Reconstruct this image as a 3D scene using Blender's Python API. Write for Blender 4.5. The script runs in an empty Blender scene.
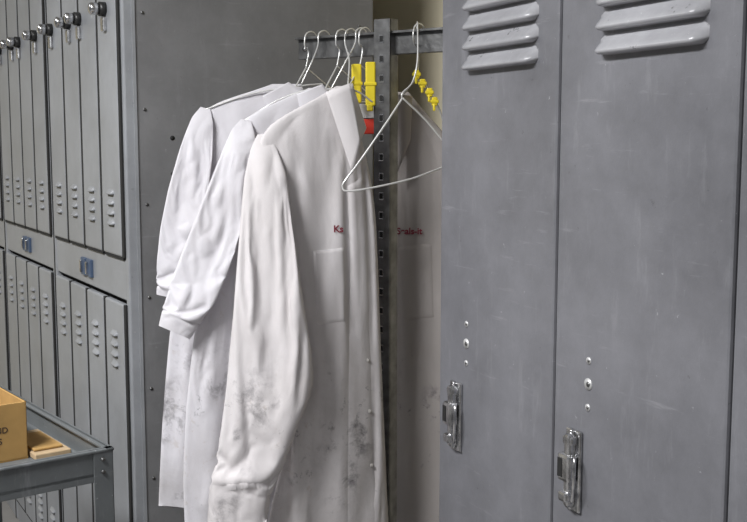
import bpy, bmesh, math, random, time
import numpy as np
from mathutils import Vector, Matrix, noise
from mathutils.bvhtree import BVHTree
random.seed(3)
scene=bpy.context.scene
scene.view_settings.view_transform='Standard'
EYE=1.45
# ---------------------------------------------------------------- materials
def newmat(name):
    m=bpy.data.materials.new(name); m.use_nodes=True
    nt=m.node_tree; b=nt.nodes['Principled BSDF']; return m,nt,b
def N(nt,t,**k):
    n=nt.nodes.new(t)
    for a,v in k.items():
        if a in n.inputs: n.inputs[a].default_value=v
        else: setattr(n,a,v)
    return n
def simple(name,col,rough=.5,metal=0.,var=.08,scale=8,bump=.0,bscale=200):
    m,nt,b=newmat(name); L=nt.links
    tc=N(nt,'ShaderNodeTexCoord')
    nz=N(nt,'ShaderNodeTexNoise',Scale=scale,Detail=6.0)
    L.new(tc.outputs['Object'],nz.inputs['Vector'])
    r=N(nt,'ShaderNodeValToRGB')
    r.color_ramp.elements[0].position=.3; r.color_ramp.elements[1].position=.7
    r.color_ramp.elements[0].color=[c*(1-var) for c in col]+[1]
    r.color_ramp.elements[1].color=[min(1,c*(1+var)) for c in col]+[1]
    L.new(nz.outputs['Fac'],r.inputs['Fac']); L.new(r.outputs['Color'],b.inputs['Base Color'])
    b.inputs['Roughness'].default_value=rough; b.inputs['Metallic'].default_value=metal
    if bump:
        n2=N(nt,'ShaderNodeTexNoise',Scale=bscale,Detail=3.0); L.new(tc.outputs['Object'],n2.inputs['Vector'])
        bp=N(nt,'ShaderNodeBump',Strength=bump,Distance=.002); L.new(n2.outputs['Fac'],bp.inputs['Height'])
        L.new(bp.outputs['Normal'],b.inputs['Normal'])
    return m
def painted(name,col,rough=.42,scr=.25,mott=.2):
    """scuffed painted sheet steel"""
    m,nt,b=newmat(name); L=nt.links
    tc=N(nt,'ShaderNodeTexCoord')
    big=N(nt,'ShaderNodeTexNoise',Scale=2.3,Detail=10.0,Roughness=.72); L.new(tc.outputs['Object'],big.inputs['Vector'])
    r=N(nt,'ShaderNodeValToRGB'); e=r.color_ramp.elements
    e[0].position=.35; e[1].position=.68
    e[0].color=[c*(1-mott) for c in col]+[1]; e[1].color=[c*(1+mott) for c in col]+[1]
    L.new(big.outputs['Fac'],r.inputs['Fac'])
    last=r.outputs['Color']
    for (sc3,s,lo,hi,colr,amt) in (((3,3,.6),9.0,.56,.70,(.45,.45,.47,1),scr*.8),((1.0,1.0,9),5.0,.60,.68,(.45,.45,.47,1),scr),((1,1,1),38.0,.65,.67,(.05,.05,.05,1),scr*2),((4,4,4),13.0,.66,.68,(.6,.6,.61,1),scr*1.8)):
        mp=N(nt,'ShaderNodeMapping'); mp.inputs['Scale'].default_value=sc3
        L.new(tc.outputs['Object'],mp.inputs['Vector'])
        sc=N(nt,'ShaderNodeTexNoise',Scale=s,Detail=9.0,Roughness=.7); L.new(mp.outputs[0],sc.inputs['Vector'])
        r2=N(nt,'ShaderNodeMapRange'); r2.inputs[1].default_value=lo; r2.inputs[2].default_value=hi; r2.inputs[4].default_value=amt
        L.new(sc.outputs['Fac'],r2.inputs[0])
        mx=N(nt,'ShaderNodeMixRGB'); mx.inputs['Color2'].default_value=colr
        L.new(r2.outputs[0],mx.inputs['Fac']); L.new(last,mx.inputs['Color1']); last=mx.outputs['Color']
    L.new(last,b.inputs['Base Color'])
    rr=N(nt,'ShaderNodeMapRange'); rr.inputs[3].default_value=rough-.1; rr.inputs[4].default_value=rough+.15
    L.new(big.outputs['Fac'],rr.inputs[0]); L.new(rr.outputs[0],b.inputs['Roughness'])
    n2=N(nt,'ShaderNodeTexNoise',Scale=260.0,Detail=2.0); L.new(tc.outputs['Object'],n2.inputs['Vector'])
    bp=N(nt,'ShaderNodeBump',Strength=.15,Distance=.001); L.new(n2.outputs['Fac'],bp.inputs['Height'])
    n3=N(nt,'ShaderNodeTexNoise',Scale=4.0,Detail=2.0); L.new(tc.outputs['Object'],n3.inputs['Vector'])
    bq=N(nt,'ShaderNodeBump',Strength=.4,Distance=.012); L.new(n3.outputs['Fac'],bq.inputs['Height'])
    L.new(bp.outputs['Normal'],bq.inputs['Normal'])
    L.new(bq.outputs['Normal'],b.inputs['Normal'])
    return m
def fabric(name,col):
    m,nt,b=newmat(name); L=nt.links
    tc=N(nt,'ShaderNodeTexCoord')
    big=N(nt,'ShaderNodeTexNoise',Scale=5.0,Detail=8.0,Roughness=.6); L.new(tc.outputs['Object'],big.inputs['Vector'])
    r=N(nt,'ShaderNodeValToRGB'); e=r.color_ramp.elements
    e[0].position=.3; e[1].position=.7
    e[0].color=[col[0]*.86,col[1]*.85,col[2]*.84,1]; e[1].color=list(col)+[1]
    L.new(big.outputs['Fac'],r.inputs['Fac'])
    sx=N(nt,'ShaderNodeSeparateXYZ'); L.new(tc.outputs['Object'],sx.inputs[0])
    last=r.outputs['Color']
    # overall greyish grime and grease smudges towards the hem / cuffs
    for (s,det,lo,hi,ps,plo,phi,z0,z1,colr,amt) in ((6.,6.,.42,.66,3.,.3,.6,1.15,.8,(.38,.355,.345,1),.45),
                                   (20.,9.,.50,.66,6.5,.54,.64,1.0,.88,(.12,.11,.12,1),.8),
                                   (55.,6.,.58,.66,9.5,.55,.61,1.0,.88,(.08,.08,.09,1),.5),
                                   (30.,8.,.60,.66,4.,.47,.57,1.35,1.0,(.45,.38,.33,1),.35)):
        sp=N(nt,'ShaderNodeTexNoise',Scale=s,Detail=det,Roughness=.7,Distortion=.3); L.new(tc.outputs['Object'],sp.inputs['Vector'])
        pl=N(nt,'ShaderNodeTexNoise',Scale=ps,Detail=1.0); L.new(tc.outputs['Object'],pl.inputs['Vector'])
        a=N(nt,'ShaderNodeMapRange'); a.inputs[1].default_value=lo; a.inputs[2].default_value=hi
        c=N(nt,'ShaderNodeMapRange'); c.inputs[1].default_value=plo; c.inputs[2].default_value=phi
        L.new(sp.outputs['Fac'],a.inputs[0]); L.new(pl.outputs['Fac'],c.inputs[0])
        g=N(nt,'ShaderNodeMapRange'); g.inputs[1].default_value=z0; g.inputs[2].default_value=z1; g.inputs[4].default_value=amt
        L.new(sx.outputs['Z'],g.inputs[0])
        m1=N(nt,'ShaderNodeMath',operation='MULTIPLY'); m2=N(nt,'ShaderNodeMath',operation='MULTIPLY')
        L.new(a.outputs[0],m1.inputs[0]); L.new(c.outputs[0],m1.inputs[1]); L.new(m1.outputs[0],m2.inputs[0]); L.new(g.outputs[0],m2.inputs[1])
        mx=N(nt,'ShaderNodeMixRGB'); mx.inputs['Color2'].default_value=colr
        L.new(m2.outputs[0],mx.inputs['Fac']); L.new(last,mx.inputs['Color1']); last=mx.outputs['Color']
    L.new(last,b.inputs['Base Color'])
    b.inputs['Roughness'].default_value=1.0
    b.inputs['Specular IOR Level'].default_value=.1
    w=N(nt,'ShaderNodeTexNoise',Scale=500.0,Detail=2.0); L.new(tc.outputs['Object'],w.inputs['Vector'])
    mp=N(nt,'ShaderNodeMapping'); mp.inputs['Scale'].default_value=(1,1,.5); L.new(tc.outputs['Object'],mp.inputs[0])
    cr=N(nt,'ShaderNodeTexNoise',Scale=14.0,Detail=3.0,Distortion=.4); L.new(mp.outputs[0],cr.inputs['Vector'])
    b1=N(nt,'ShaderNodeBump',Strength=.25,Distance=.001); L.new(w.outputs['Fac'],b1.inputs['Height'])
    b2=N(nt,'ShaderNodeBump',Strength=.35,Distance=.012); L.new(cr.outputs['Fac'],b2.inputs['Height'])
    L.new(b1.outputs['Normal'],b2.inputs['Normal']); L.new(b2.outputs['Normal'],b.inputs['Normal'])
    return m
M_R=painted('grey_locker_paint',(.165,.166,.182),.34,.2,.27)
M_RL=painted('louvre_highlight_paint',(.36,.36,.38),.22,.3)  # paler than the doors: the louvres' bright lip highlights are in the colour
M_L=painted('pale_locker_paint',(.285,.295,.312),.33,.1)
M_SIDE=painted('side_panel_paint',(.185,.185,.19),.5,.12)
M_DARK=simple('gap_shade',(.012,.012,.012),.8)
M_CHR=simple('worn_chrome',(.62,.62,.63),.25,1.,.35,60)
M_STEEL=simple('rack_steel',(.17,.17,.17),.38,.8,.35,30,.3,90)
M_BLK=simple('black_metal',(.03,.03,.03),.4,.3)
M_BARE=simple('bare_metal_paint_chip',(.62,.62,.62),.4,.3)
M_WIRE=simple('hanger_wire',(.8,.8,.79),.3,.4)
M_YEL=simple('yellow_plastic',(.85,.68,.03),.4)
M_RED=simple('red_label',(.65,.04,.02),.6)
M_WLAB=simple('white_label',(.7,.7,.7),.6)
M_THR=simple('red_thread',(.22,.03,.05),.8)
M_BTN=simple('button',(.5,.48,.45),.4)
M_CREAM=simple('cream_wall_paint',(.90,.82,.62),.8,0,.05,3)
M_FLOOR=simple('floor_concrete',(.25,.24,.23),.6,0,.2,4,.2,60)
M_CEIL=simple('ceiling_paint',(.7,.7,.68),.9)
M_CART=painted('cart_grey_paint',(.13,.14,.145),.35,.3)
M_CARD=simple('cardboard',(.40,.24,.08),.85,0,.12,20)
M_CARD2=simple('light_cardboard',(.45,.33,.2),.85,0,.15,20)
M_INK=simple('box_print',(.05,.03,.02),.8)
M_TAG=simple('blue_plate',(.08,.12,.2),.4,.3)
M_FA=fabric('white_cotton',(.71,.68,.69))
M_FB=fabric('white_cotton_cool',(.73,.715,.755))
M_FD=fabric('white_cotton_warm_shade',(.47,.435,.42))  # white cotton darkened: shade behind the post is put into its colour
# ---------------------------------------------------------------- builder
class Build:
    def __init__(s,name): s.name=name; s.v=[]; s.f=[]; s.m=[]; s.sm=[]; s.mats=[]
    def add(s,vs,fs,mat,smooth=True):
        if mat not in s.mats: s.mats.append(mat)
        k=s.mats.index(mat); o=len(s.v)
        s.v+= [tuple(p) for p in vs]
        for f in fs: s.f.append([i+o for i in f]); s.m.append(k); s.sm.append(smooth)
    def box(s,lo,hi,mat,bev=.0,mtx=None):
        bm=bmesh.new(); bmesh.ops.create_cube(bm,size=1)
        c=[(a+b)/2 for a,b in zip(lo,hi)]; d=[abs(b-a) for a,b in zip(lo,hi)]
        for v in bm.verts: v.co=Vector([c[i]+v.co[i]*d[i] for i in range(3)])
        if bev: bmesh.ops.bevel(bm,geom=bm.edges[:],offset=min(bev,min(d)*.45),segments=2,affect='EDGES',profile=.5)
        if mtx is not None: bmesh.ops.transform(bm,matrix=mtx,verts=bm.verts)
        bm.verts.index_update()
        s.add([v.co[:] for v in bm.verts],[[v.index for v in f.verts] for f in bm.faces],mat,False); bm.free()
    def cyl(s,p0,p1,r,mat,seg=16,r1=None,dome=0):
        p0=Vector(p0);p1=Vector(p1);d=(p1-p0).normalized()
        a=d.orthogonal().normalized(); b=d.cross(a); r1=r if r1 is None else r1
        vs=[];fs=[]
        rings=[(p0,r),(p1,r1)]
        if dome: rings+=[(p1+d*dome*.7,r1*.75),(p1+d*dome,r1*.3)]
        for p,rr in rings:
            for i in range(seg):
                t=2*math.pi*i/seg; vs.append(p+a*rr*math.cos(t)+b*rr*math.sin(t))
        for k in range(len(rings)-1):
            for i in range(seg):
                j=(i+1)%seg; fs.append([k*seg+i,k*seg+j,(k+1)*seg+j,(k+1)*seg+i])
        fs.append(list(range(seg))[::-1]); fs.append([(len(rings)-1)*seg+i for i in range(seg)])
        s.add(vs,fs,mat,seg>8)
    def wire(s,pts,r,mat,seg=8,sub=8):
        P=[Vector(p) for p in pts]; Q=[]
        for i in range(len(P)-1):
            a=P[max(i-1,0)];b=P[i];c=P[i+1];d=P[min(i+2,len(P)-1)]
            for k in range(sub):
                t=k/sub
                Q.append(.5*((2*b)+(c-a)*t+(2*a-5*b+4*c-d)*t*t+(3*b-a-3*c+d)*t**3))
        Q.append(P[-1]); up=None; vs=[];fs=[]
        for i,p in enumerate(Q):
            t=(Q[min(i+1,len(Q)-1)]-Q[max(i-1,0)]).normalized()
            if up is None: up=t.orthogonal().normalized()
            up=(up-t*up.dot(t)).normalized(); w=t.cross(up)
            for k in range(seg):
                q=2*math.pi*k/seg; vs.append(p+up*r*math.cos(q)+w*r*math.sin(q))
        for i in range(len(Q)-1):
            for k in range(seg):
                j=(k+1)%seg; fs.append([i*seg+k,i*seg+j,(i+1)*seg+j,(i+1)*seg+k])
        fs.append(list(range(seg))); fs.append([(len(Q)-1)*seg+k for k in range(seg)])
        s.add(vs,fs,mat)
    def done(s,mtx=None):
        me=bpy.data.meshes.new(s.name); me.from_pydata(s.v,[],s.f); 
        for m in s.mats: me.materials.append(m)
        me.polygons.foreach_set('material_index',s.m); me.polygons.foreach_set('use_smooth',s.sm)
        me.update()
        bm=bmesh.new(); bm.from_mesh(me); bmesh.ops.recalc_face_normals(bm,faces=bm.faces); bm.to_mesh(me); bm.free()
        o=bpy.data.objects.new(s.name,me); scene.collection.objects.link(o)
        if mtx is not None: o.matrix_world=mtx
        return o
def frame(b_deg,org):
    b=math.radians(b_deg)
    X=Vector((math.sin(b),-math.cos(b),0)); Y=Vector((math.cos(b),math.sin(b),0)); Z=Vector((0,0,1))
    m=Matrix.Identity(4)
    for i,a in enumerate((X,Y,Z)):
        for k in range(3): m[k][i]=a[k]
    m.translation=Vector(org); return m
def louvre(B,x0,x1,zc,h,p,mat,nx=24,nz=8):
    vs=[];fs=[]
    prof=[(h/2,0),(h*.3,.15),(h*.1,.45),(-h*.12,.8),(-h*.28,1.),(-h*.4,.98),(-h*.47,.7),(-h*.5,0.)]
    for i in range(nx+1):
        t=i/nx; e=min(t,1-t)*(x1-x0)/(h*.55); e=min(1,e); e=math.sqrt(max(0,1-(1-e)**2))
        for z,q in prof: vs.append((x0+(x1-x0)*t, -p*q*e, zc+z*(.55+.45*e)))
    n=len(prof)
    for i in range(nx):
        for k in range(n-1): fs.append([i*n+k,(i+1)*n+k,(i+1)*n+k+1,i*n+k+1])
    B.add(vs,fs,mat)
def simulate(vs,fs,weights,rest,frames=15,bend=.3,grav=.45,mass=.3,nc=0):
    """let the garment panel buckle and hang for a moment, return the settled points"""
    t=time.time()
    me=bpy.data.meshes.new('sim'); me.from_pydata([tuple(v) for v in vs],[],fs); me.update()
    o=bpy.data.objects.new('sim',me); scene.collection.objects.link(o)
    g=o.vertex_groups.new(name='pin')
    for i,w in enumerate(weights): g.add([i],w,'REPLACE')
    o.shape_key_add(name='Basis'); kb=o.shape_key_add(name='rest'); kb.value=0
    kb.data.foreach_set('co',[c for p in rest for c in p])
    md=o.modifiers.new('cloth','CLOTH'); s=md.settings
    s.quality=6; s.mass=mass; s.vertex_group_mass='pin'; s.pin_stiffness=1.0
    s.rest_shape_key=kb
    s.shrink_min=-.014; s.shrink_max=-.014
    s.tension_stiffness=15; s.compression_stiffness=15; s.shear_stiffness=5; s.bending_stiffness=bend
    s.tension_damping=10; s.compression_damping=10; s.shear_damping=8; s.bending_damping=1.0; s.air_damping=4
    s.effector_weights.gravity=grav
    md.collision_settings.use_collision=False
    md.point_cache.frame_start=1; md.point_cache.frame_end=frames+1
    for f in range(1,frames+1):
        scene.frame_set(f)
    ev=o.evaluated_get(bpy.context.evaluated_depsgraph_get()); m2=ev.to_mesh()
    out=[v.co.copy() for v in m2.vertices]; ev.to_mesh_clear()
    mv=[(a-Vector(b)).length for a,b in zip(out,vs)]
    print('SIM',len(vs),'t=%.1f'%(time.time()-t),'mean move %.4f max %.4f'%(sum(mv)/len(mv),max(mv)))
    bpy.data.objects.remove(o); bpy.data.meshes.remove(me); scene.frame_set(1)
    return out
# ---------------------------------------------------------------- right locker bank
def latch(B,x,z):
    B.box((x-.02,-.007,z-.07),(x+.02,.0,z+.07),M_CHR,.003)
    B.box((x-.006,-.022,z-.06),(x+.010,-.006,z+.064),M_CHR,.005)
    B.box((x-.018,-.026,z-.018),(x+.016,-.008,z+.030),M_CHR,.006)
    B.box((x-.012,-.028,z-.052),(x+.012,-.010,z-.034),M_CHR,.005)
    B.box((x-.012,-.020,z+.045),(x+.014,-.006,z+.060),M_CHR,.004)
    B.box((x-.014,-.0268,z-.010),(x-.002,-.0258,z+.022),M_BLK,0)
    B.box((x-.016,-.0078,z-.062),(x-.008,-.0068,z+.060),M_BLK,0)
    B.wire([(x+.014,-.012,z+.03),(x+.024,-.02,z+.02),(x+.025,-.022,z-.02),(x+.013,-.016,z-.05)],.003,M_CHR,8,5)
    for dz in(-.063,.066): B.cyl((x,-.006,z+dz),(x,-.010,z+dz),.005,M_CHR,12,dome=.003)
org=Vector((.9446,.4586,0))-1.86*Vector((.4368,-.8996,0))
R=Build('locker_bank')
W=.405;ND=5;H=1.93
R.box((0,.022,.0),(ND*W,.5,H),M_R,.004)
R.box((-.001,.006,0),(.007,.03,H),M_L,.003)
for i in range(ND):
    a=i*W+.008 if i==0 else i*W+.0025
    R.box((a,0,.08),((i+1)*W-.0025,.02,H-.03),M_R,.005)
    cx=i*W+W/2+.022
    for z0 in(1.600,.16):
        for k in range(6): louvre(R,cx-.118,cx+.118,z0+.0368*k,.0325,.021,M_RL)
    latch(R,i*W+(.083,.066,.07,.07,.07)[i],.905)
    for dz,rr in((1.096,.006),(1.057,.010),(1.018,.006)):
        x=i*W+(.115,.096,.1,.1,.1)[i]
        R.cyl((x,.001,dz),(x,-.0012,dz),rr,M_BARE,14)
        R.cyl((x+.001,-.001,dz),(x+.001,-.002,dz),rr*.45,M_STEEL,12)
R.box((0,.03,0),(ND*W,.04,.06),M_DARK)
R.done(frame(25.9,org))
# ---------------------------------------------------------------- left locker bank
LB=Build('tiered_locker_bank')
U=.775;NU=4;HL=2.15;DL=.705
LB.box((-NU*U,.022,0),(0,DL,HL),M_SIDE,.004)
LB.box((-.0,.022,0),(.0035,.03,HL),M_L,0)
for u in range(NU):
    x1=-u*U; x0=x1-U
    LB.box((x1-.028,0,0),(x1-.0005,.03,HL),M_L,.004)
    LB.box((x0+.0005,0,0),(x0+.02,.03,HL),M_L,.004)
    LB.box((x0+.02,.002,1.05),(x1-.028,.03,1.153),M_L,.004)
    LB.box((x0+.02,.002,.0),(x1-.028,.03,.08),M_L,.004)
    LB.box((x0+.02,.002,HL-.05),(x1-.028,.03,HL),M_L,.004)
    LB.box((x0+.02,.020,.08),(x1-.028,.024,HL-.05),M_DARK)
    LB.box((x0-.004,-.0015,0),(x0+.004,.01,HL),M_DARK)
    lw=(U-.048)/4
    for k in range(4):
        b=x1-.028-k*lw-.008; a=b-lw+.016
        for z0,z1 in((1.161,HL-.056),(.086,1.040)):
            LB.box((a,-.006,z0),(b,.012,z1),M_L,.005)
            LB.box((b-.0005,-.0053,z0),(b+.017,.012,z1),M_DARK)  # flush dark strips at the leaf seams stand in for shade in the gap
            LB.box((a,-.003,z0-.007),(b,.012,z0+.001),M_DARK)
        c=(a+b)/2
        for j in range(4):
            for zz in (1.245+.026*j, .875+.027*j, 1.99+.026*j,.16+.026*j):
                vs0=len(LB.v); louvre(LB,c-.026,c+.026,zz,.015,.008,M_L,10)
                for q in range(vs0,len(LB.v)):
                    v=LB.v[q]; LB.v[q]=(v[0],v[1]-.006,v[2])
                LB.box((c-.024,-.0068,zz-.0115),(c+.024,-.0062,zz-.007),M_BLK)
    for kx in(-.125,-.37,-.48,-.69):
        for zz in(1.783,):
            LB.cyl((x1+kx,-.006,zz),(x1+kx,-.022,zz),.018,M_BLK,16)
            LB.cyl((x1+kx,-.022,zz),(x1+kx,-.042,zz),.015,M_CHR,16,dome=.006)
            LB.box((x1+kx-.012,-.016,zz-.055),(x1+kx+.012,-.006,zz-.02),M_CHR,.003)
    for kx in(-.36,-.42):
        LB.box((x1+kx-.022,-.006,1.075),(x1+kx+.022,.003,1.125),M_TAG,.002)
        LB.box((x1+kx-.015,-.012,1.082),(x1+kx-.004,-.005,1.118),M_CHR,.002)
for k in range(9):
    z=.12+.235*k
    LB.cyl((0,.05,z),(.002,.05,z),.004,M_STEEL,12)
    LB.cyl((0,.66,z),(.002,.66,z),.004,M_STEEL,12)
for z in (1.46,1.37): LB.cyl((0,.12,z),(.001,.12,z),.006,M_DARK,12)
LB.done(frame(30.1,(-.610,2.6,0)))
# ---------------------------------------------------------------- room
FR=frame(25.9,(0,0,0))
def slab(name,lo,hi,mat):
    b=Build(name); b.box(lo,hi,mat); return b.done(FR)
slab('wall_back',(-6,1.57,0),(3,1.67,2.8),M_CREAM)
slab('wall_left',(-6.1,-3.0,0),(-6.0,1.67,2.8),M_CREAM)
slab('floor',(-6.1,-3.0,-.1),(3,1.67,0),M_FLOOR)
slab('ceiling',(-6.1,-3.0,2.8),(3,1.67,2.9),M_CEIL)
# ---------------------------------------------------------------- coat rack
K=Build('coat_rack')
bx0=Vector((-.181,2.62)); bx1=Vector((.28,2.305)); bd=(bx1-bx0).normalized(); ang=math.atan2(bd.y,bd.x)
def rk(l,d,z,base=bx0):
    n=Vector((-bd.y,bd.x)); p=base+bd*l+n*d; return Vector((p.x,p.y,z))
RM=Matrix.Translation((bx0.x,bx0.y,0))@Matrix.Rotation(ang,4,'Z')
BL=(bx1-bx0).length
K.box((0,-.006,1.650),(BL,.006,1.702),M_STEEL,.002,RM)
K.box((0,-.02,1.697),(BL,.006,1.703),M_STEEL,.001,RM)
K.cyl(RM@Vector((.02,-.005,1.676)),RM@Vector((.02,-.008,1.676)),.006,M_CHR,12)
pl=.262
K.box((pl-.022,-.03,0.03),(pl+.022,-.022,1.73),M_STEEL,.002,RM)
K.box((pl-.022,-.03,0.03),(pl-.018,.006,1.73),M_STEEL,.001,RM)
K.box((pl+.018,-.03,0.03),(pl+.022,.006,1.73),M_STEEL,.001,RM)
for k in range(34):
    z=.2+.045*k
    K.box((pl-.006,-.0312,z-.009),(pl+.006,-.0300,z+.009),M_CHR,.0,RM)
    K.box((pl-.0045,-.0318,z-.0065),(pl+.0045,-.0311,z+.0065),M_DARK,.0,RM)
K.box((pl-.18,-.05,0),(pl+.13,.02,.03),M_STEEL,.004,RM)
K.box((pl-.03,-.25,0),(pl+.03,.2,.03),M_STEEL,.004,RM)
K.done()
# ---------------------------------------------------------------- garments
def pat(u,v,y):
    """garment drafting grid (about 2.3 mm per unit) -> metres on an upright plane at depth y"""
    return Vector(((u-373)/1050*y*(.9788+.000109*v), y, EYE-(v-142)/1050*y*(.973+.0001067*v)))
def dense(ctrl,n,sm=5):
    c=np.array(ctrl,float); s=np.concatenate([[0],np.cumsum(np.hypot(np.diff(c[:,0]),np.diff(c[:,1])))])
    t=np.linspace(0,s[-1],n); out=np.stack([np.interp(t,s,c[:,i]) for i in range(c.shape[1])],1)
    for _ in range(sm):
        o=out.copy(); o[1:-1]=(out[:-2]+2*out[1:-1]+out[2:])/4; out=o
    return out
def ridge(x): return 1-2*abs(x)
def fold(u,v,seed,amp,vtop):
    r=min(1,max(.05,(v-vtop)/220))
    w=noise.noise(Vector((v/150,seed,0)))*16
    f=math.sin((u+w)/7.4+seed*2.1)*.6
    f+=1.3*noise.noise(Vector(((u+.12*v)/20,v/160,seed+5)))
    g=1.1*ridge(noise.noise(Vector(((u-.30*v)/34,(v)/100,seed+9))))-.6
    h=.9*ridge(noise.noise(Vector(((u+.5*v)/30,(v-.4*u)/55,seed+19))))-.5
    return amp*(r*f+.45*g+.45*h)
def body(B,mat,rows,y0,u0,ky,thick,seed,amp,nr=130,nc=104,sim=True,grow=.09):
    D=dense([(r[0],0,r[1],r[2]) for r in rows],nr,3)
    vt=rows[0][0]; vs=[];fs=[];ws=[];rs=[]
    for i,(v,_,a,b) in enumerate(D):
        c=(a+b)/2;h=(b-a)/2; th=thick*min(1,.2+(v-vt)/140)
        gr=1+grow*min(1,(v-vt)/140)
        for k in range(nc):
            q=2*math.pi*k/nc; cc=math.cos(q);ss=math.sin(q)
            u=c+h*math.copysign(abs(cc)**.75,cc)
            y=y0+(u-u0)*ky-th*math.copysign(abs(ss)**.7,ss)
            y+=fold(u,v,seed+(0 if ss>=0 else 7),amp,vt)*(abs(ss)**.5)
            vv=v+(math.sin(u/17+seed)*2.5 if i==nr-1 else 0)
            vs.append(pat(u,vv,y))
            rs.append(pat(c+(u-c)*gr,vt+(vv-vt)*1.006,y))
            base=.055+(.12 if abs(cc)>.93 else 0)
            ws.append(1.0 if i<6 else max(base,.95*(1-max(0,v-vt-40)/50)))
    for i in range(nr-1):
        for k in range(nc):
            j=(k+1)%nc; fs.append([i*nc+k,i*nc+j,(i+1)*nc+j,(i+1)*nc+k])
    fs.append(list(range(nc)))
    if sim: vs=simulate(vs,fs,[min(1,w) for w in ws],rs)
    B.add(vs,fs,mat)
def sleeve(B,mat,ctrl,thick,seed,amp,cuff=None,nr=120,nc=72,sim=True,grow=.085):
    D=dense(ctrl,nr,3); vs=[];fs=[];ws=[];rs=[]
    for i,(u,v,w,y) in enumerate(D):
        a=D[min(i+2,nr-1)]-D[max(i-2,0)]; l=math.hypot(a[0],a[1]); tx,tz=a[0]/l,a[1]/l
        nx,nz=tz,-tx; s=i/(nr-1)
        th=thick*min(1,.22+s*2.4)*(w/30)**.5
        if cuff and s>cuff: th*=.9
        gr=1+grow*min(1,s/.3)*(0 if (cuff and s>cuff) else 1)
        for k in range(nc):
            q=2*math.pi*k/nc; cc=math.cos(q);ss=math.sin(q)
            ww=w*math.copysign(abs(cc)**.85,cc)
            if cuff and abs(s-cuff)<.006: ww*=.97
            uu=u+nx*ww; vv=v+nz*ww
            f=amp*(.8*math.sin((ww+14*noise.noise(Vector((s*2.5,seed,1))))/8+seed)*(.15+s)
                +1.1*ridge(noise.noise(Vector((ww/40+s*4,s*5-ww/26,seed+4))))
                +.7*ridge(noise.noise(Vector((ww/50-s*4,s*7+ww/22,seed+14))))-.9)*min(1,.3+s*4)
            if cuff and s>cuff: f*=.25
            yy=y-th*math.copysign(abs(ss)**.8,ss)+f*abs(ss)**.5
            vs.append(pat(uu,vv,yy)); rs.append(pat(u+nx*ww*gr,v+nz*ww*gr,yy))
            base=.06+(.12 if abs(cc)>.93 else 0)
            if cuff and s>cuff-.02: base=.22
            if s>.96: base=max(base,.3)
            ws.append(1.0 if i<5 else max(base,.95*(1-max(0,s-.08)/.12)))
    for i in range(nr-1):
        for k in range(nc):
            j=(k+1)%nc; fs.append([i*nc+k,i*nc+j,(i+1)*nc+j,(i+1)*nc+k])
    fs.append(list(range(nc)))
    if sim: vs=simulate(vs,fs,[min(1,w) for w in ws],rs,grav=.3)
    B.add(vs,fs,mat)
def bvh(B): return BVHTree.FromPolygons([Vector(v) for v in B.v],B.f)
def drape(T,u,v,y,off):
    for _ in range(3):
        p=pat(u,v,y); h=T.ray_cast(Vector((p.x,1.6,p.z)),Vector((0,1,0)))
        if h[0] is None or abs(h[0].y-y)>.15: break
        y=h[0].y
    return pat(u,v,y-off),y
def patch(B,T,mat,c,y,off=.003,nu=16,nv=28):
    vs=[];fs=[]; yy=y
    for j in range(nv+1):
        t=j/nv
        for i in range(nu+1):
            s=i/nu
            u=(c[0][0]*(1-s)+c[1][0]*s)*(1-t)+(c[3][0]*(1-s)+c[2][0]*s)*t
            v=(c[0][1]*(1-s)+c[1][1]*s)*(1-t)+(c[3][1]*(1-s)+c[2][1]*s)*t
            edge= i in(0,nu) or j in(0,nv)
            p,yn=drape(T,u,v,yy,-.002 if edge else off); 
            vs.append(p)
    for j in range(nv):
        for i in range(nu):
            a=j*(nu+1)+i; fs.append([a,a+1,a+nu+2,a+nu+1])
    B.add(vs,fs,mat)
def strip(B,T,mat,left,right,y,off,n=90,nu=6):
    Ld=dense(left,n,2);Rd=dense(right,n,2); vs=[];fs=[]
    for j in range(n):
        for i in range(nu+1):
            s=i/nu; u=Ld[j][0]*(1-s)+Rd[j][0]*s; v=Ld[j][1]*(1-s)+Rd[j][1]*s
            o=-.002 if (i in(0,nu) or j in (0,n-1)) else off
            vs.append(drape(T,u,v,y,o)[0])
    for j in range(n-1):
        for i in range(nu):
            a=j*(nu+1)+i; fs.append([a,a+1,a+nu+2,a+nu+1])
    B.add(vs,fs,mat)
def stitch(B,T,txt,u0,v0,hgt,y,tilt=0):
    cu=bpy.data.curves.new('t','FONT'); cu.body=txt; cu.size=1; cu.offset=.03
    o=bpy.data.objects.new('t',cu); scene.collection.objects.link(o)
    dg=bpy.context.evaluated_depsgraph_get(); me=bpy.data.meshes.new_from_object(o.evaluated_get(dg))
    vs=[]; w=max(v.co.x for v in me.vertices); W_=w*hgt
    K_=[k/14 for k in range(15)]
    cols=[min(drape(T,u0+W_*k,v0-dv,y,0)[1] for dv in(-2,0,2,4,6,8)) for k in K_]
    y0,y1=cols[0],cols[-1]; viol=max(0,max((y0*(1-k)+y1*k)-c for k,c in zip(K_,cols)))+.002
    for v in me.vertices:
        t=v.co.x/w
        vs.append(pat(u0+v.co.x*hgt,v0-v.co.y*hgt+v.co.x*hgt*tilt,y0*(1-t)+y1*t-viol))
    B.add(vs,[list(p.vertices) for p in me.polygons],M_THR,False)
    bpy.data.objects.remove(o); bpy.data.meshes.remove(me)
def button(B,T,u,v,y):
    p,_=drape(T,u,v,y,.003); B.cyl(p,p+Vector((0,-.002,0)),.0045,M_BTN,14,dome=.001)
def barpt(u):
    k=(u-373)/1050*.984
    l=(k*bx0.y-bx0.x)/(bd.x-k*bd.y); return rk(l,-.006,1.704)
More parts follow.
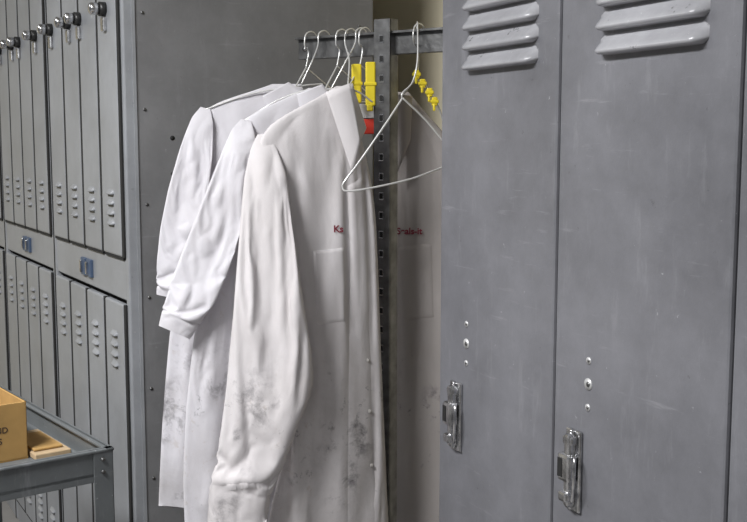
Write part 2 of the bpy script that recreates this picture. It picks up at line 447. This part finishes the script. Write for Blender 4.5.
def hook(B,u,neck,r=.0018,big=.018):
    t=barpt(u); n=Vector((-bd.y,bd.x,0))
    B.wire([t+n*.026+Vector((0,0,-.028)),t+n*.024+Vector((0,0,.0)),t+n*.004+Vector((0,0,.012)),t-n*.02+Vector((0,0,.003)),
            t-n*.024+Vector((0,0,-.025)),t*.5+neck*.5+Vector((0,0,-.0)),neck],r,M_WIRE)
def clip(B,u,v0,v1,y,w=5):
    a=pat(u-w,v0,y);b=pat(u+w,v1,y)
    B.box((a.x,y-.006,b.z),(b.x,y+.006,a.z),M_YEL,.003)
    B.box((a.x+.003,y-.009,b.z-.012),(b.x-.005,y+.003,b.z+.004),M_YEL,.003)
    m=(a.z+b.z)/2; B.box((a.x-.003,y-.008,m-.004),(b.x+.003,y+.008,m+.004),M_YEL,.002)
def collar(B,mat,pts,y,off,bow=.012,n=10):
    tl,tr,br,bl=pts; vs=[];fs=[]
    for lay in(0,1):
        for j in range(n+1):
            t=j/n
            for i in range(n+1):
                s=i/n
                u=(tl[0]*(1-s)+tr[0]*s)*(1-t)+(bl[0]*(1-s)+br[0]*s)*t
                v=(tl[1]*(1-s)+tr[1]*s)*(1-t)+(bl[1]*(1-s)+br[1]*s)*t
                yy=y+off[0]*(1-s)+off[1]*s-bow*math.sin(math.pi*s)*(1-.4*t)+lay*.004
                vs.append(pat(u,v,yy))
    m=(n+1)**2
    for lay in(0,1):
        for j in range(n):
            for i in range(n):
                a=lay*m+j*(n+1)+i; f=[a,a+1,a+n+2,a+n+1]; fs.append(f if lay else f[::-1])
    rim=[i for i in range(n+1)]+[(j)*(n+1)+n for j in range(1,n+1)]+[n*(n+1)+i for i in range(n-1,-1,-1)]+[j*(n+1) for j in range(n-1,0,-1)]
    for a,b in zip(rim,rim[1:]+rim[:1]): fs.append([a,b,b+m,a+m])
    B.add(vs,fs,mat)
# --- front coat
A=Build('lab_coat')
yA=2.40
body(A,M_FA,[(86,336,352),(95,322,354),(110,293,356),(124,270,358),(140,259,361),(170,264,370),(190,270,375),(220,276,377),(300,290,379),(380,292,382),(450,283,385),(522,266,388),(585,258,391)],yA,370,.0009,.035,1.3,.009)
TA=bvh(A)
nA=len(A.v)
sleeve(A,M_FA,[(262,134,5,2.31),(263,145,12,2.30),(265,175,21,2.285),(266,230,27,2.265),(268,300,35,2.25),(270,350,41,2.25),(270,378,43,2.25),(258,425,37,2.25),(246,470,32,2.25),(240,486,31,2.25),(235,538,29,2.25)],.036,2.2,.008,cuff=.875)
TS=bvh(A)
patch(A,TS,M_FA,[(211,484),(270,480),(264,540),(207,542)],2.22,.004,28,16)
strip(A,TA,M_FA,[(346,185),(349,260),(347,380),(345,580)],[(363,175),(368,260),(372,380),(378,580)],yA-.03,.004)
for v in(360,411,465,530): button(A,TA,362+ (v-210)*.035,v,yA-.03)
patch(A,TA,M_FA,[(312,250),(345,246),(346,322),(316,326)],yA-.04,.003)
stitch(A,TA,'Ks',333,232,9.5,yA-.04)
collar(A,M_FA,[(325,92),(350,83),(360,142),(352,174)],2.335,(0,.0),.006)
collar(A,M_FA,[(343,88),(352,83),(366,128),(360,142)],2.36,(0,.03),.0)
nk=pat(347,90,2.39); 
A.wire([pat(262,142,2.33),pat(300,112,2.36),nk,pat(372,102,2.42)],.002,M_WIRE)
hook(A,352,nk); clip(A,356,64,103,2.47)
A.done()
# --- second coat
Bc=Build('lab_coat')
yB=2.47
body(Bc,M_FB,[(88,308,335),(97,288,338),(108,262,340),(120,243,340),(140,236,330),(200,222,320),(260,205,310),(330,192,300),(400,185,290),(460,182,290),(530,184,300)],yB,300,.0006,.03,4.1,.010)
sleeve(Bc,M_FB,[(246,120,5,2.43),(243,132,12,2.41),(238,160,19,2.395),(224,205,23,2.38),(208,250,25,2.37),(192,290,24,2.37),(180,318,20,2.37),(174,332,17,2.37)],.024,5.2,.007,cuff=.93)
nk=pat(318,88,2.47)
Bc.wire([pat(243,121,2.46),pat(280,99,2.465),nk,pat(340,95,2.48)],.002,M_WIRE)
collar(Bc,M_FB,[(296,94),(322,84),(334,100),(300,112)],2.42,(0,.0),.01)
hook(Bc,362,pat(330,90,2.5)); clip(Bc,370,62,106,2.46)
Bc.done()
# --- third coat
C=Build('lab_coat')
yC=2.555
body(C,M_FB,[(84,272,300),(92,250,305),(100,222,305),(110,204,300),(130,196,300),(180,192,290),(250,182,280),(330,168,270),(420,161,262),(502,158,260)],yC,230,.0003,.025,8.3,.008)
sleeve(C,M_FB,[(205,108,5,2.54),(202,120,11,2.53),(196,150,17,2.52),(188,190,21,2.505),(179,230,20,2.50),(172,262,16,2.50),(165,296,9,2.50)],.02,9.1,.006)
collar(C,M_FB,[(262,96),(288,82),(304,92),(268,112)],2.52,(0,.01),.01)
nk=pat(300,86,2.56)
C.wire([pat(204,110,2.54),pat(250,94,2.55),nk,pat(322,84,2.58)],.002,M_WIRE)
hook(C,325,nk)
C.done()
# --- coat on the far side of the post
D=Build('lab_coat')
yD=2.58
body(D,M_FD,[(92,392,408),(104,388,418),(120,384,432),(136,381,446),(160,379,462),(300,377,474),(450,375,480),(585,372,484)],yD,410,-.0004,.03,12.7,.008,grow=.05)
TD=bvh(D)
patch(D,TD,M_FD,[(396,246),(432,242),(434,318),(400,322)],yD-.03,.003)
strip(D,TD,M_FD,[(380,150),(380,580)],[(390,150),(391,580)],yD-.03,.004)
stitch(D,TD,'Seals-it',396,234,9,yD-.03)
collar(D,M_FD,[(394,94),(412,96),(410,140),(394,180)],yD-.05,(0,0),.01)
collar(D,M_RED,[(352,118),(383,118),(383,134),(352,134)],2.5,(0,0),.0)
collar(D,M_WLAB,[(352,104),(383,104),(383,119),(352,119)],2.5,(0,0),.0)
nk=pat(417,80,2.52)
D.wire([pat(446,136,2.56),pat(437,105,2.55),nk,pat(400,100,2.55)],.002,M_WIRE)
hook(D,420,nk)
for (u,v) in((416,70),(422,79),(429,88),(434,97)): clip(D,u,v,v+9,2.50,3)
D.done()
# --- empty wire hanger
E=Build('wire_hanger')
yE=2.33
E.wire([barpt(418)+Vector((.0,.02,-.02)),barpt(418)+Vector((0,.008,.012)),barpt(418)+Vector((0,-.02,.004)),pat(417,60,2.36),pat(412,82,2.345),pat(402,93,yE),pat(402,100,yE)],.0018,M_WIRE)
E.wire([pat(402,98,yE),pat(385,124,yE-.02),pat(360,160,yE-.04),pat(345,180,yE-.05),pat(342,187,yE-.05),pat(347,191,yE-.05),pat(370,188,yE-.04),pat(410,179,yE-.01),pat(440,168,yE+.02),pat(455,163,yE+.03),pat(457,158,yE+.03),pat(450,150,yE+.03),pat(425,120,yE+.02),pat(402,98,yE)],.0022,M_WIRE)
E.done()
for uu in(312,343,366):
    h=Build('wire_hanger')
    t=barpt(uu); n=Vector((-bd.y,bd.x,0))
    nk=t-n*.02+Vector((0,0,-.075))
    hook(h,uu,nk)
    h.wire([nk,nk+n*.12+Vector((.0,0,-.055)),nk+n*.16+Vector((0,0,-.07)),nk+n*.15+Vector((0,0,-.08)),nk+n*.0+Vector((0,0,-.08)),nk-n*.05+Vector((0,0,-.08)),nk-n*.06+Vector((0,0,-.072)),nk],.0018,M_WIRE)
    h.done()
# ---------------------------------------------------------------- utility cart
cm=Matrix.Identity(4)
a=Vector((-.612,.791,0)); b=Vector((-.791,-.612,0))
for k in range(3): cm[k][0]=a[k]; cm[k][1]=b[k]
cm.translation=Vector((-.515,2.0,0))
T=Build('utility_cart')
LX,LY,ZT=.72,.46,.857
for z0 in(ZT-.065,.2):
    z1=z0+.065
    T.box((0,0,z0+.012),(LX,LY,z0+.018),M_CART)
    T.box((0,0,z0),(LX,.004,z1),M_CART,.001); T.box((0,LY-.004,z0),(LX,LY,z1),M_CART,.001)
    T.box((0,0,z0),(.004,LY,z1),M_CART,.001); T.box((LX-.004,0,z0),(LX,LY,z1),M_CART,.001)
    T.box((-.006,-.006,z1-.006),(LX+.006,.012,z1),M_CART,.002); T.box((-.006,LY-.012,z1-.006),(LX+.006,LY+.006,z1),M_CART,.002)
    T.box((-.006,-.006,z1-.006),(.012,LY+.006,z1),M_CART,.002); T.box((LX-.012,-.006,z1-.006),(LX+.006,LY+.006,z1),M_CART,.002)
for x in(0,LX):
    for y in(0,LY):
        sx=1 if x==0 else -1; sy=1 if y==0 else -1
        T.box((x-.004*sx,y-.004*sy,.09),(x+.036*sx,y-.0005*sy,ZT-.004),M_CART,.001)
        T.box((x-.004*sx,y-.004*sy,.09),(x-.0005*sx,y+.036*sy,ZT-.004),M_CART,.001)
        for zz in(ZT-.02,ZT-.045):
            T.cyl((x-.003*sx,y+.018*sy,zz),(x-.008*sx,y+.018*sy,zz),.004,M_STEEL,10)
            T.cyl((x+.018*sx,y-.003*sy,zz),(x+.018*sx,y-.008*sy,zz),.004,M_STEEL,10)
        cx=x+.02*sx; cy=y+.02*sy
        T.box((cx-.018,cy-.018,.085),(cx+.018,cy+.018,.095),M_STEEL,.002)
        T.cyl((cx,cy-.012,.045),(cx,cy+.012,.045),.045,M_BLK,20)
T.done(cm)
zb=ZT-.065+.0185
X=Build('cardboard_box')
x0,x1,y0,y1,h=.178,.50,.10,.40,.118
X.box((x0,y0,zb),(x1,y1,zb+.004),M_CARD)
X.box((x0,y0,zb),(x0+.004,y1,zb+h),M_CARD,.001); X.box((x1-.004,y0,zb),(x1,y1,zb+h),M_CARD,.001)
X.box((x0,y0,zb),(x1,y0+.004,zb+h),M_CARD,.001); X.box((x0,y1-.004,zb),(x1,y1,zb+h),M_CARD,.001)
for txt,zo in(('AND',.060),('LES',.038)):
    cu=bpy.data.curves.new('t','FONT'); cu.body=txt; cu.size=.017; cu.offset=.0003; o=bpy.data.objects.new('t',cu); scene.collection.objects.link(o)
    me=bpy.data.meshes.new_from_object(o.evaluated_get(bpy.context.evaluated_depsgraph_get()))
    X.add([(x0-.0006,y0+.076-v.co.x,zb+zo+v.co.y) for v in me.vertices],[list(p.vertices) for p in me.polygons],M_INK,False)
    bpy.data.objects.remove(o); bpy.data.meshes.remove(me)
X.done(cm)
Y=Build('flattened_cardboard')
Y.box((.15,.02,zb),(.34,.095,zb+.012),M_CARD2,.002)
Y.box((.17,.03,zb+.0125),(.30,.09,zb+.018),M_CARD,.002)
Y.done(cm)
# ---------------------------------------------------------------- lights
def emi(name,s):
    m,nt,b_=newmat(name); b_.inputs['Emission Color'].default_value=(1,.99,.96,1); b_.inputs['Emission Strength'].default_value=s; return m
M_TUBE=emi('fluorescent_tube',3.)
for i,(x,y) in enumerate(((-1.35,.85),(-2.6,2.9),(-.3,-1.2))):  # the last is an unseen fill lamp, added behind the camera
    f=Build('ceiling_and_fill_fixture')
    f.box((-.62,-.16,2.74),(.62,.16,2.8),M_CEIL,.005)
    for yy in(-.08,.08): f.cyl((-.58,yy,2.725),(.58,yy,2.725),.015,M_TUBE,12)
    mm=Matrix.Translation((x,y,0))@Matrix.Rotation(math.radians(-64),4,'Z'); f.done(mm)
    l=bpy.data.lights.new('fluorescent_and_fill_light','AREA'); l.shape='RECTANGLE'; l.size=1.2; l.size_y=.3; l.energy=(114,28,12)[i]; l.color=(.985,.99,1)
    o=bpy.data.objects.new('fluorescent_and_fill_light',l); scene.collection.objects.link(o); o.location=(x,y,2.69); o.rotation_euler=(0,0,math.radians(-64))
w=bpy.data.worlds.new('world'); scene.world=w; w.use_nodes=True
w.node_tree.nodes['Background'].inputs[0].default_value=(.93,.96,1,1); w.node_tree.nodes['Background'].inputs[1].default_value=.14
# ---------------------------------------------------------------- camera
c=bpy.data.cameras.new('camera'); c.sensor_width=36; c.lens=1050/747*36; c.clip_start=.05
o=bpy.data.objects.new('camera',c); scene.collection.objects.link(o)
o.location=(0,0,EYE); o.rotation_euler=(math.radians(90-6.465),0,0); scene.camera=o
